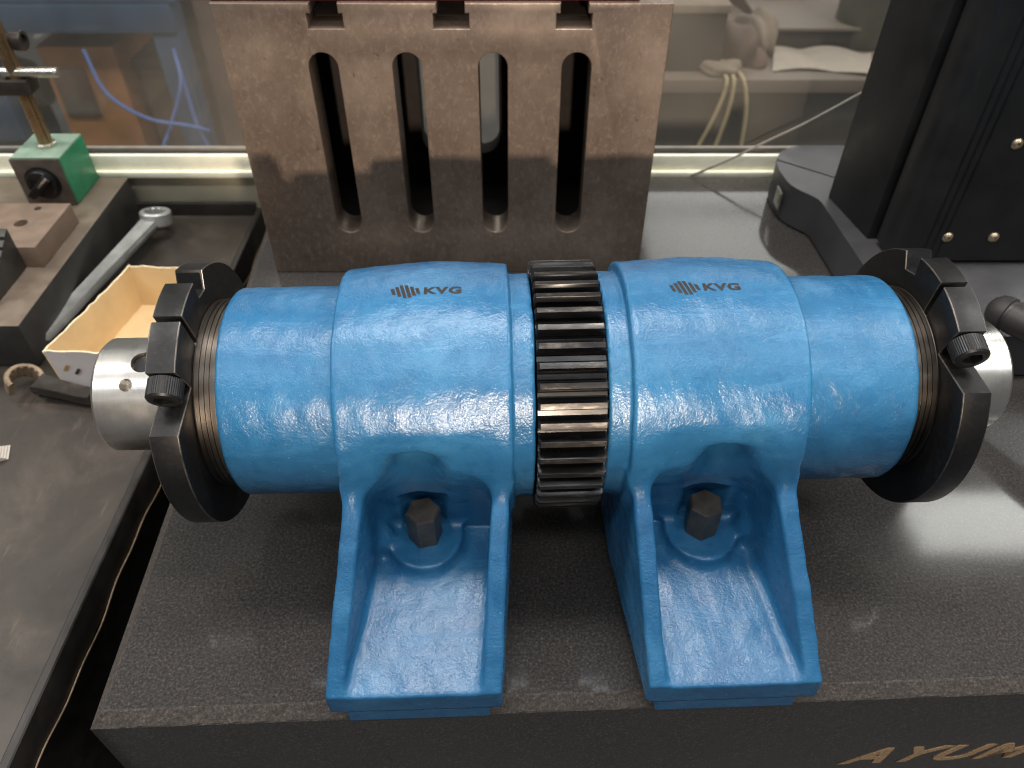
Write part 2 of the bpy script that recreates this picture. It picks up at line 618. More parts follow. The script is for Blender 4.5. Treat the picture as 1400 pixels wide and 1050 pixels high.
# ------------------------------------------------------------------ granite surface plate
def granite():
    t = thing('granite_surface_plate', 'black speckled granite surface plate carrying the blue spindle unit', 'surface plate', (-221, 168, 0))
    pts = [(0, 0), (841, 32), (841, 581), (-24, 581)]
    b = bmesh.new()
    c = Vector((400, 290))

    def inset(d):
        out = []
        n = len(pts)
        for i in range(n):
            p0, p1, p2 = Vector(pts[i - 1]), Vector(pts[i]), Vector(pts[(i + 1) % n])
            e1, e2 = (p1 - p0).normalized(), (p2 - p1).normalized()
            n1, n2 = Vector((-e1.y, e1.x)), Vector((-e2.y, e2.x))
            m = (n1 + n2) / (1 + n1.dot(n2))
            out.append(p1 + m * d)
        return out
    rows = []
    N = 170
    rng = random.Random(7)
    loops = [(0, -125), (0, -7.0), (0.6, -6.1), (6.2, -0.6), (7.2, 0.0)]
    for d, z in loops:
        ip = inset(d)
        ring = []
        for i in range(4):
            a, e = ip[i], ip[(i + 1) % 4]
            k = N if i in (0, 3) else 8
            for j in range(k):
                p = a.lerp(e, j / k)
                w = 0.3 if 0 < d < 7 else 0.0
                ring.append(b.verts.new((p.x, p.y + rng.uniform(-w, w), z + rng.uniform(-w, w))))
        rows.append(ring)
    for li, (r0, r1) in enumerate(zip(rows, rows[1:])):
        n = len(r0)
        for i in range(n):
            f = b.faces.new((r0[i], r0[(i + 1) % n], r1[(i + 1) % n], r1[i]))
            f.material_index = 1 if li in (1, 2, 3) else 0
    b.faces.new(rows[0][::-1])
    b.faces.new(rows[-1])
    obj('slab', b, ['granite', 'graniterough'], t, smooth=0)
    # engraved gold lettering on the front face
    tx = text_bm('AYUM', 30, shear=0.5, offset=0.8, extrude=0.25, space=1.16)
    for v in tx.verts:
        v.co = Vector((v.co.x * 1.22, -0.15 - v.co.z, v.co.y))
    o = obj('lettering', tx, 'gold', t, smooth=0)
    o.location = (0.424, 0.0161, -0.096)
    o.rotation_euler = (0, 0, math.atan2(32, 841))
    o['label'] = 'gold italic engraved letters on the dark front face'
    return t


granite()
tag(obj('plate_stand', box(-150, 600, 260, 740, -849, -126, 4), 'tablerim'), 'dark steel stand under the granite surface plate', 'stand')


# ------------------------------------------------------------------ left steel table with raised rim
def left_table():
    t = thing('steel_table', 'worn dark steel table with raised rim left of the granite plate', 'table', (-480, 430, -850))
    t2 = lambda o: setattr(o, 'location', (0.480, -0.430, 0.850)) or o
    t2(obj('table_top', box(-1000, -279, 60, 741, -60, -45, 0), 'sheet', t, smooth=0))
    t2(obj('rim', box(-279.5, -273, 60, 744, -64, -36, 2.2, 3), 'tablerim', t))
    t2(obj('rim', box(-1000, -280, 741, 747, -64, -30, 2), 'tablerim', t))
    e = tube([(-272.6, y, -63 + 1.6 * math.sin(y * 0.045) + 1.2 * math.sin(y * 0.11 + 1)) for y in range(65, 740, 12)], 0.55, 6, smoothn=2)
    t2(obj('worn_edge', e, 'bare', t))
    t2(obj('cabinet', box(-995, -300, 90, 735, -845, -61, 2), 'tablerim', t))
    return t


left_table()

# ------------------------------------------------------------------ slotted angle block behind the unit
def angle_block():
    t = thing('slotted_angle_plate', 'brown cast iron block with four tall slots and T-slots along its top', 'angle plate', (-49, 640, 0))
    hw, ht = 162, 226.5
    tx = [-83, 6, 93]
    top = []
    for x in reversed(tx):
        top += [(x + 9.8, ht), (x + 9.8, 219.5), (x + 12.6, 219.5), (x + 12.6, 209.5), (x - 12.6, 209.5), (x - 12.6, 219.5), (x - 9.8, 219.5), (x - 9.8, ht)]
    outline = [(-hw, 0.3), (hw, 0.3), (hw, ht)] + top + [(-hw, ht)]
    slots = []
    for x in (-89.5, -28, 35, 96.5):
        slots.append(arc(10.8, 180, 0, 16, (x, 182)) + arc(10.8, 0, -180, 16, (x, 52.5)))

    def wall(name, y, depth, bev, slots, mat='iron'):
        b = flat_extrude(outline, slots, depth, bev)
        for v in b.verts:
            v.co = (v.co.x, y + v.co.z, v.co.y)
        return obj(name, b, mat, t, smooth=16)
    wall('front_wall', -70 + 14, 28, 0.9, slots)
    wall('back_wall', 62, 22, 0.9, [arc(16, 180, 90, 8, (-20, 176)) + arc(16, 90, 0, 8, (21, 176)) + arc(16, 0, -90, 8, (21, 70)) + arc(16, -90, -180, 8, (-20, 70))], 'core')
    mid = flat_extrude([(-hw + 1, 203), (hw - 1, 203), (hw - 1, ht - 0.5)] + top + [(-hw + 1, ht - 0.5)], [], 92, 0.3)
    for v in mid.verts:
        v.co = (v.co.x, 5 + v.co.z, v.co.y)
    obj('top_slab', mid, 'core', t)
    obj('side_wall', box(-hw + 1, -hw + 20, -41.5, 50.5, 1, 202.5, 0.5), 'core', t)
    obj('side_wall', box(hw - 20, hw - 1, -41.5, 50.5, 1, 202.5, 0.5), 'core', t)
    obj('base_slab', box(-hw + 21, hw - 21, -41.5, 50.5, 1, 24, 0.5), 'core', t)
    return t


angle_block()
f = tag(obj('felt_cover', box(-170, 150, -66, 66, 0.3, 5.5, 1.5), 'red'), 'dark red strip lying on top of the slotted block', 'cover')
move(f, -60, 640, 226.5)


# ------------------------------------------------------------------ cast housing as a signed distance field
def smin(a, b, k):
    h = np.clip(0.5 + 0.5 * (b - a) / k, 0, 1)
    return b + (a - b) * h - k * h * (1 - h)


def smax(a, b, k):
    return -smin(-a, -b, k)


def sd_poly(pts, x, y):
    pts = np.array(pts, dtype=np.float32)
    d = None
    s = None
    n = len(pts)
    for i in range(n):
        a, b = pts[i], pts[i - 1]
        ex, ey = b[0] - a[0], b[1] - a[1]
        wx, wy = x - a[0], y - a[1]
        t = np.clip((wx * ex + wy * ey) / (ex * ex + ey * ey), 0, 1)
        bx, by = wx - ex * t, wy - ey * t
        dd = bx * bx + by * by
        c1, c2, c3 = y >= a[1], y < b[1], ex * wy > ey * wx
        flip = (c1 & c2 & c3) | (~c1 & ~c2 & ~c3)
        sg = np.where(flip, -1.0, 1.0).astype(np.float32)
        d = dd if d is None else np.minimum(d, dd)
        s = sg if s is None else s * sg
    return s * np.sqrt(d)


def sd_cyl(r, s, s0, s1, rad, rd):
    d1 = r - (rad - rd)
    d2 = np.abs(s - (s0 + s1) / 2) - ((s1 - s0) / 2 - rd)
    return np.minimum(np.maximum(d1, d2), 0) + np.sqrt(np.maximum(d1, 0) ** 2 + np.maximum(d2, 0) ** 2) - rd


BODY = [(-136, 13.5), (-136, 29), (-64, 104), (-40, 125), (0, 110), (60, 80), (60, 13.5)]
CAV = [(-150, 26.5), (-136, 28.6), (-68, 39), (-44, 42), (-46.5, 66), (-50, 80), (-61.5, 110), (-66.5, 129), (-200, 129), (-200, 26)]


def housing_sdf(s, y, z, seed):
    s, y, z = (np.asarray(a, dtype=np.float32) for a in (s, y, z))
    r = np.sqrt(y * y + (z - AX) ** 2)
    ang = np.degrees(np.arctan2(z - AX, -y))
    hump = 1.7 * np.exp(-((ang - 128) / 34) ** 2)
    sleeve = sd_cyl(r, s, 22, 170, 56, 2.2)
    rr = r - hump * np.exp(-((s - 64 - 6 * seed) / 24) ** 2) + 1.5 * np.clip((s - 84) / 30, 0, 1) ** 2 * np.clip((ang - 60) / 60, 0, 1)
    big = sd_cyl(rr, s, 28.5, 113, 66, 1.8)
    col = sd_cyl(r, s, 17.6, 34, 60.6, 1.0)
    d = smin(sleeve, big, 2.4)
    d = smin(d, col, 1.2)
    f = np.clip((-y - 60) / 74, -0.2, 1)
    s_in, s_out = 30 + 6.5 * f, 111.5 + 12.5 * f
    body = smax(sd_poly(BODY, y, z), np.maximum(s_in - s, s - s_out), 1.8)
    d = smin(d, body, 7.0)
    cav = smax(sd_poly(CAV, y, z), np.maximum(s_in + 9.3 - s, s - (s_out - 9.3)), 5.5 + 14 * np.clip((z - 70) / 45, 0, 1))
    d = smax(d, -cav, 1.6 + 10 * np.clip((z - 90) / 30, 0, 1))
    br = np.sqrt((s - 77) ** 2 + ((y + 52) * 0.92) ** 2)
    boss = smax(br - 20.5, np.maximum(z - 46.5, 16 - z), 2.0)
    d = smin(d, boss, 6.0)
    gr = np.sqrt((s - 77) ** 2 + (y + 60) ** 2)
    d = smax(d, -smax(gr - 13.0, np.maximum(48 - z, z - 121), 14.0), 9.0)
    hole = np.sqrt((s - 77) ** 2 + (y + 49) ** 2)
    d = smax(d, -smax(hole - 12.4, np.maximum(46.5 - z, z - 75), 2.0), 2.0)
    lug = np.sqrt((s - 100 - 2 * seed) ** 2 + (y + 54) ** 2 + ((z - 48) * 0.7) ** 2) - 5
    d = smin(d, lug, 7.0)
    pad = np.maximum(np.maximum(np.abs(s - 79.5) - 36.5, np.maximum(-134.6 - y, y - 60)), np.maximum(-z, z - 16))
    d = np.minimum(d, pad)
    # foundry waviness
    rng = np.random.RandomState(11 + seed)
    w = 0
    for k in range(9):
        kv = rng.normal(size=3) * rng.uniform(0.05, 0.17)
        w = w + np.sin(kv[0] * s + kv[1] * y + kv[2] * z + rng.uniform(0, 6.28)) * 0.07
    for k in range(7):
        kv = rng.normal(size=3) * rng.uniform(0.25, 0.5)
        w = w + np.sin(kv[0] * s + kv[1] * y + kv[2] * z + rng.uniform(0, 6.28)) * 0.035
    for k in range(6):
        kv = rng.normal(size=3) * rng.uniform(0.2, 0.35)
        w = w + np.sin(kv[0] * s + kv[1] * y + kv[2] * z + rng.uniform(0, 6.28)) * 0.045 * np.clip((125 - z) / 20, 0, 1) * np.clip((-y - 30) / 20, 0, 1)
    fade = np.clip((z - 8) / 8, 0, 1)
    return (d - w * fade).astype(np.float32)


def surface_nets(fn, lo, hi, h):
    ax = [np.arange(lo[i], hi[i] + h, h, dtype=np.float32) for i in range(3)]
    F = np.concatenate([fn(a[:, None, None], ax[1][None, :, None], ax[2][None, None, :]) + np.zeros((len(a), len(ax[1]), len(ax[2])), np.float32)
                        for a in np.array_split(ax[0], 8)], axis=0)
    ins = F < 0
    nx, ny, nz = F.shape
    cs = (nx - 1, ny - 1, nz - 1)
    cnt = np.zeros(cs, np.int8)
    for dx in (0, 1):
        for dy in (0, 1):
            for dz in (0, 1):
                cnt += ins[dx:nx - 1 + dx, dy:ny - 1 + dy, dz:nz - 1 + dz]
    act = (cnt > 0) & (cnt < 8)
    ci = np.argwhere(act)
    idx = np.full(cs, -1, np.int32)
    idx[act] = np.arange(len(ci))
    P = np.zeros((len(ci), 3))
    C = np.zeros(len(ci))
    corners = [(a, b, c) for a in (0, 1) for b in (0, 1) for c in (0, 1)]
    for i, a in enumerate(corners):
        for b in corners[i + 1:]:
            if sum(abs(p - q) for p, q in zip(a, b)) != 1:
                continue
            fa = F[ci[:, 0] + a[0], ci[:, 1] + a[1], ci[:, 2] + a[2]]
            fb = F[ci[:, 0] + b[0], ci[:, 1] + b[1], ci[:, 2] + b[2]]
            m = (fa < 0) != (fb < 0)
            t = fa[m] / (fa[m] - fb[m])
            P[m] += np.array(a) + (np.array(b) - np.array(a)) * t[:, None]
            C[m] += 1
    V = (ci + P / C[:, None]) * h + np.array(lo)
    quads = []
    for axn in range(3):
        o1, o2 = (axn + 1) % 3, (axn + 2) % 3
        sl0 = [slice(None)] * 3
        sl1 = [slice(None)] * 3
        sl0[axn] = slice(0, -1)
        sl1[axn] = slice(1, None)
        x = ins[tuple(sl0)] != ins[tuple(sl1)]
        e = np.argwhere(x)
        e = e[(e[:, o1] > 0) & (e[:, o2] > 0) & (e[:, o1] < cs[o1]) & (e[:, o2] < cs[o2])]
        q = []
        for d1, d2 in ((1, 1), (0, 1), (0, 0), (1, 0)):
            c = e.copy()
            c[:, o1] -= d1
            c[:, o2] -= d2
            q.append(idx[c[:, 0], c[:, 1], c[:, 2]])
        q = np.stack(q, 1)
        fl = ~ins[e[:, 0], e[:, 1], e[:, 2]]
        q[fl] = q[fl][:, ::-1]
        quads.append(q)
    Q = np.concatenate(quads)
    for it in range(2):        # pull the vertices onto the surface
        g = np.stack([fn(V[:, 0] + 0.3 * (k == 0), V[:, 1] + 0.3 * (k == 1), V[:, 2] + 0.3 * (k == 2)) -
                      fn(V[:, 0] - 0.3 * (k == 0), V[:, 1] - 0.3 * (k == 1), V[:, 2] - 0.3 * (k == 2)) for k in range(3)], 1) / 0.6
        f0 = fn(V[:, 0], V[:, 1], V[:, 2])
        gl = np.maximum((g * g).sum(1), 0.2)
        V = V - np.clip(f0 / gl, -0.4 * h, 0.4 * h)[:, None] * g
    return V, Q


unit = thing('gear_spindle_unit', 'blue cast twin-bearing spindle unit with black gear and KVG marks', 'spindle unit', (UNIT_X, UNIT_Y, 0), UNIT_YAW)


def numpy_mesh(name, V, Q, flip):
    me = bpy.data.meshes.new(name)
    V = V * MM
    if flip:
        V = V * np.array([-1, 1, 1])
        Q = Q[:, ::-1]
    me.vertices.add(len(V))
    me.vertices.foreach_set('co', V.astype(np.float32).ravel())
    me.loops.add(len(Q) * 4)
    me.loops.foreach_set('vertex_index', np.ascontiguousarray(Q, dtype=np.int32).ravel())
    me.polygons.add(len(Q))
    me.polygons.foreach_set('loop_start', np.arange(0, len(Q) * 4, 4, dtype=np.int32))
    me.update(calc_edges=True)
    me.validate()
    return me


def on_surface(b, fn, s0, ang0, mirror, lift):
    """wrap a flat mark (x along the axis, y up the picture) onto the housing at angle ang0"""
    n = len(b.verts)
    X = np.array([v.co.x for v in b.verts])
    Y = np.array([v.co.y for v in b.verts])
    s = (s0 + X) if not mirror else (s0 - X)
    a = np.radians(ang0 + np.degrees(Y / 66.0))
    r = np.full(n, 80.0)
    for _ in range(40):
        y, z = -np.cos(a) * r, AX + np.sin(a) * r
        r = r - 0.8 * fn(s, y, z)
    r = r + lift
    y, z = -np.cos(a) * r, AX + np.sin(a) * r
    for i, v in enumerate(b.verts):
        v.co = (s[i] if not mirror else -s[i], y[i], z[i])
    return b


def logo_bm():
    b = bmesh.new()
    xs = [0, 2.3, 4.5, 6.7, 8.9, 11.1]
    hs = [3.8, 6.2, 8.2, 8.2, 6.0, 3.6]
    for x, h in zip(xs, hs):
        k = 6
        w = 1.6
        rows = []
        for j in range(k + 1):
            yy = -h / 2 + h * j / k
            xx = x - 0.28 * yy
            rows.append((b.verts.new((xx, yy, 0)), b.verts.new((xx + w, yy, 0))))
        for (p, q), (u, v) in zip(rows, rows[1:]):
            b.faces.new((p, q, v, u))
    t = text_bm('KVG', 5.8, offset=0.24, space=1.12)
    for v in t.verts:
        v.co.x = v.co.x * 1.42 + 14.4
        v.co.y = v.co.y - 1.9
    join(b, t)
    bmesh.ops.scale(b, vec=(1.08, 1.2, 1), verts=b.verts[:])
    bmesh.ops.subdivide_edges(b, edges=[e for e in b.edges if e.calc_length() > 1.2], cuts=2)
    bmesh.ops.triangulate(b, faces=b.faces[:])
    return b


def hexbolt(x, y, parent, rot):
    b = bmesh.new()
    prof = [(0, 9.7), (20.6, 9.7), (21.8, 8.8)]
    rings = []
    for z, r in prof:
        n = 6
        rings.append([b.verts.new((r * math.cos(R(60 * i)), r * math.sin(R(60 * i)), z)) for i in range(n)])
    for a, c in zip(rings, rings[1:]):
        for k in range(6):
            b.faces.new((a[k], a[(k + 1) % 6], c[(k + 1) % 6], c[k]))
    b.faces.new(rings[0][::-1])
    b.faces.new(rings[-1])
    bmesh.ops.bevel(b, geom=[e for e in b.edges if abs(e.verts[0].co.z - e.verts[1].co.z) > 5], offset=0.35, segments=2, affect='EDGES')
    o = obj('hex_bolt', b, 'bolt', parent, smooth=20)
    o.location = (x * MM, y * MM, 45.5 * MM)
    o.rotation_euler = (0, 0, R(rot))
    return o


for side, seed in ((-1, 0), (1, 1)):
    fn = (lambda sd: (lambda s, y, z: housing_sdf(s, y, z, sd)))(seed)
    V, Q = surface_nets(fn, (14, -139, -3), (174, 70, 182), 1.15)
    h = obj('bearing_housing', numpy_mesh('bearing_housing', V, Q, side < 0), 'blue', unit, smooth=180)
    hexbolt(side * 77, -51.5, h, 12 if side < 0 else 22)
    lb = on_surface(logo_bm(), fn, 86 if side < 0 else 51, 88.5 if side < 0 else 87, side < 0, 0.12)
    obj('logo_mark', lb, 'mark', h, smooth=0)['label'] = 'dark laser-marked striped emblem with the letters KVG'


# ------------------------------------------------------------------ gear
def make_gear_mesh():
    n, ro, rt = 44, 67.2, 60.4
    pr = []
    tags = []
    for i in range(n):
        t0 = 360 / n * i
        p = 360 / n
        for (fr_, r, tg) in ((0.00, rt, 0), (0.14, rt, 0), (0.20, rt + 0.8, 0), (0.26, rt + 3.0, 0), (0.335, ro - 0.3, 0), (0.355, ro, 1), (0.50, ro + 0.03, 1), (0.645, ro, 1), (0.665, ro - 0.3, 0), (0.74, rt + 3.0, 0), (0.80, rt + 0.8, 0), (0.86, rt, 0)):
            a = R(t0 + p * fr_)
            pr.append((math.cos(a), math.sin(a), r))
            tags.append(tg)
    b = bmesh.new()
    rings = []
    for x, dr in ((-16.6, -1.1), (-15.6, 0), (15.6, 0), (16.6, -1.1)):
        rings.append([b.verts.new((x, -c * (r + (dr if r > rt + 1 else 0)), s * (r + (dr if r > rt + 1 else 0)))) for c, s, r in pr])
    N = len(pr)
    for k in range(3):
        for i in range(N):
            j = (i + 1) % N
            f = b.faces.new((rings[k][i], rings[k][j], rings[k + 1][j], rings[k + 1][i]))
            f.material_index = 1 if tags[i] and tags[j] else 0
    b.faces.new(rings[0][::-1])
    b.faces.new(rings[-1])
    return b


g = obj('gear', make_gear_mesh(), ['gear', 'tip'], unit, smooth=28)
g.location = (0, 0, AX * MM)
g.rotation_euler = (R(2.5), 0, 0)
g['label'] = 'oily black spur gear with worn brown tooth tips'


# ------------------------------------------------------------------ end pieces: threaded ring, split clamp nut, bright spindle nose
def nut_outline(off):
    """C-shaped split nut in (front, up) coordinates; angles are elevation above the horizontal front"""
    Ro, Ri = 70, 47
    pol = lambda r, a: (r * math.cos(R(a + off)), r * math.sin(R(a + off)))
    pts = []
    w = 1.6 / Ro * 57.3
    wi = 1.6 / Ri * 57.3
    # outer rim from the split (68 deg) backwards over the notch, all round, to the screw pocket and the lug
    pts += [pol(Ri, 68 + wi), pol(Ro, 68 + w)]
    pts += [pol(Ro, a) for a in np.linspace(70.5, 88, 10)]
    pts += [pol(Ro - 9.5, 89.0), pol(Ro - 9.5, 98.5)]
    pts += [pol(Ro, a) for a in np.linspace(100, 382, 110)]
    pts += [pol(51, 41)]
    pts += [pol(Ro, a) for a in np.linspace(46, 68 - w, 12)]
    pts += [pol(Ri, a) for a in np.linspace(68 - wi, 68 + wi - 360, 90)][:-1]
    return pts


def end_assembly(side, off):
    sg = side
    # threaded ring with fine grooves
    prof = [(168, 49.5), (171, 50.4)]
    for k in range(4):
        x = 171.6 + k * 2.5
        prof += [(x, 50.4), (x + 1.9, 50.4), (x + 2.05, 49.8), (x + 2.35, 49.8)]
    prof += [(181.8, 50.2), (181.9, 40)]
    o = obj('threaded_ring', lathe([(sg * a, r) for a, r in prof], 128), 'ring', unit, smooth=40)
    o.location = (0, 0, AX * MM)
    # split clamp nut
    b = flat_extrude(nut_outline(off), [], 14.0, 0.7)
    for v in b.verts:
        v.co = (sg * (189 + v.co.z), -v.co.x, v.co.y)
    b.normal_update()
    for f in b.faces:
        if 0.2 < abs(f.normal.x) < 0.93:
            f.material_index = 1
    n = obj('clamp_nut', b, ['ox', 'wornox'], unit, smooth=16)
    n.location = (0, 0, AX * MM)
    # socket head cap screw lying along the tangent, head below the lug
    a = R(44 + off)
    rad = Vector((0, -math.cos(a), math.sin(a)))
    a = R(45 + 16 + off)
    tan = Vector((0, -math.sin(a), -math.cos(a)))     # towards the front and down
    sb = bmesh.new()
    seg = 96
    prof = [(0.4, 7.4, 0), (0.8, 7.9, 1), (9.6, 7.9, 1), (10.6, 7.2, 0), (10.8, 6.4, 0)]
    rings = []
    for z, r, k in prof:
        rings.append([sb.verts.new(((r + (0.2 if (k and i % 2) else 0)) * math.cos(2 * math.pi * i / seg), (r + (0.2 if (k and i % 2) else 0)) * math.sin(2 * math.pi * i / seg), z)) for i in range(seg)])
    def hexr(rad_, z):
        out = []
        for i in range(seg):
            t = 2 * math.pi * i / seg
            u = (t % (math.pi / 3)) - math.pi / 6
            q = rad_ / math.cos(u)
            out.append(sb.verts.new((q * math.cos(t), q * math.sin(t), z)))
        return out
    rings += [hexr(4.3, 10.8), hexr(4.2, 10.3), hexr(4.2, 5.0)]
    for p, q in zip(rings, rings[1:]):
        for i in range(seg):
            sb.faces.new((p[i], p[(i + 1) % seg], q[(i + 1) % seg], q[i]))
    sb.faces.new(rings[0][::-1])
    sb.faces.new(rings[-1])
    xax = tan.cross(Vector((1, 0, 0))).normalized()
    mat = Matrix((Vector((1, 0, 0)), tan.cross(Vector((1, 0, 0))), tan)).transposed()
    c = rad * 62.4 + Vector((sg * 189, 0, 0))
    for v in sb.verts:
        v.co = mat @ v.co + c
    obj('socket_screw', sb, 'ox', n, smooth=32)
    # spindle nose
    NL = 241.4 if sg < 0 else 234.0
    prof = [(186, 30.5), (200, 30.5), (NL - 1.8, 30.5), (NL - 0.2, 29.2), (NL, 28.4), (NL, 14), (226, 13), (225.8, 2)]
    b = lathe([(sg * p, r) for p, r in prof], 128)
    nose = obj('spindle_nose', b, 'nose', unit, smooth=30)

    def radial_cyl(x, ang, r, r0, r1):
        d = Vector((0, -math.cos(R(ang)), math.sin(R(ang))))
        q = lathe([(r0, r), (r1, r)], 40, 'z')
        rot = d.to_track_quat('Z', 'Y').to_matrix()
        for v in q.verts:
            v.co = rot @ v.co + Vector((sg * x, 0, 0))
        return q
    if sg < 0:
        cut(nose, [radial_cyl(223, 52, 3.3, 16, 40), radial_cyl(216, 76, 6.2, 26.5, 40)])
        obj('set_screw', radial_cyl(216, 76, 5.9, 20, 27.6), 'ox', nose, smooth=30)
    else:
        cut(nose, [radial_cyl(206, 22, 4.2, 16, 40)])
        obj('set_screw', radial_cyl(206, 22, 3.9, 18, 28.5), 'ox', nose, smooth=30)
    nose.location = (0, 0, AX * MM)


end_assembly(-1, 5)
end_assembly(1, 14)


# ------------------------------------------------------------------ left table: steel block, plate, magnetic stand, box, spanners
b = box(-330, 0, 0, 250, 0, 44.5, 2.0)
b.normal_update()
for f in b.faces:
    f.material_index = 1 if abs(f.normal.z) < 0.5 else 0  # darker steel on the side faces paints in their shade
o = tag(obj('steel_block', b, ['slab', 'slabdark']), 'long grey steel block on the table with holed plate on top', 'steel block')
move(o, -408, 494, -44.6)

pl = thing('holed_plate', 'flat ground steel plate with a drilled hole on the steel block', 'plate', (-423, 578, 0.2))
p = obj('plate_body', box(-200, 0, 0, 76, 0, 21, 0.8), 'plate', pl)
cut(p, [lathe([(-5, 6.2), (30, 6.2)], 40, 'z') if False else (lambda q: ([setattr(v, 'co', v.co + Vector((-31, 40, 0))) for v in q.verts], q)[1])(lathe([(-5, 6.0), (30, 6.0)], 40, 'z'))])
sl = (lambda q: ([setattr(v, 'co', v.co + Vector((-27, 66, 0))) for v in q.verts], q)[1])(lathe([(20.5, 3.2), (21.4, 3.2), (21.5, 2.6)], 24, 'z'))
obj('slotted_screw', sl, 'clamp', pl)

# toothed clamp step block at the very left edge
st = thing('step_block', 'dark toothed steel step block at the left edge on the steel block', 'step block', (-438, 512, 0.2))
prof = [(0, 0), (62, 0), (62, 40)]
x = 62
for k in range(7):
    prof += [(x - 2.5, 34 - k * 5.0 + 6), (x - 8, 34 - k * 5.0 + 3.0), (x - 8, 34 - k * 5.0 - 0.5)]
    x -= 8.2
b = flat_extrude(prof, [], 24, 0.5)
for v in b.verts:
    v.co = (v.co.z - 13, v.co.x + 4, v.co.y)
obj('serrated_block', b, 'slabdark', st)

mg = thing('magnetic_base_stand', 'green magnetic base with black knob and brass-toned rod', 'magnetic stand', (-461.5, 714, 0.2))
obj('magnet_body', box(-24, 24.5, -26, 27, 0, 49, 1.2), 'green', mg)
obj('top_cover', box(-23.5, 24, -25.5, 26.5, 48.6, 50.2, 0.5), 'greentop', mg)
fp = obj('face_plate', box(-24, 24, -28.2, -26.2, 0.5, 49.5, 0.6), 'face', mg)
dial = (lambda q: ([setattr(v, 'co', Vector((v.co.x, -28 - v.co.z, 25 + v.co.y))) for v in q.verts], q)[1])(lathe([(0, 17), (1.0, 17), (1.0, 14.5), (5, 14.2), (5.8, 13.4)], 48, 'z'))
kn = obj('switch_knob', dial, 'blackpl', mg)
gr = box(-4, 4, -41, -33.4, -15.5, 15.5, 1.8)
for v in gr.verts:
    c, s_ = math.cos(R(-48)), math.sin(R(-48))
    v.co = (v.co.x * c - v.co.z * s_, v.co.y, 25 + v.co.x * s_ + v.co.z * c)
obj('knob_grip', gr, 'blackpl', kn)
pt = box(-1.2, 1.2, -41.8, -40.8, 2, 16.5, 0.3)
for v in pt.verts:
    v.co = (v.co.x * c - v.co.z * s_, v.co.y, 25 + v.co.x * s_ + v.co.z * c)
obj('knob_pointer', pt, 'chrome', kn)
obj('rod', (lambda q: ([setattr(v, 'co', v.co + Vector((2, 0, 0))) for v in q.verts], q)[1])(lathe([(49, 8), (53, 8), (54, 6.6), (250, 6.6)], 40, 'z')), 'rod', mg)
obj('rod_collar', (lambda q: ([setattr(v, 'co', v.co + Vector((2, 0, 0))) for v in q.verts], q)[1])(lathe([(49.6, 9), (53.4, 9), (54.2, 7.2)], 32, 'z')), 'chrome', mg)
cl = obj('clamp_block', box(-24, 14, -11, 11, 104, 118, 2.5), 'clamp', mg)
cr = lathe([(-10, 4.6), (40, 4.6), (41, 3.8)], 28, 'x')
for v in cr.verts:
    v.co += Vector((2, -2, 123))
obj('cross_rod', cr, 'chrome', mg)
nk = lathe([(0, 5), (7, 5), (7, 8.6), (15, 8.8), (16, 8.0), (16, 5.5), (13, 5.2)], 40, 'x')
for i, v in enumerate(nk.verts):
    v.co += Vector((2, 8, 148))
obj('knurled_nut', nk, 'clamp', mg)
pk = lathe([(0, 7), (16, 7.6), (18, 6)], 32, 'x')
for v in pk.verts:
    v.co = Vector((-24 - v.co.x * 0.8, v.co.y - 16 - 0.2 * v.co.x, v.co.z + 108))
obj('clamp_nut', pk, 'chrome', mg)


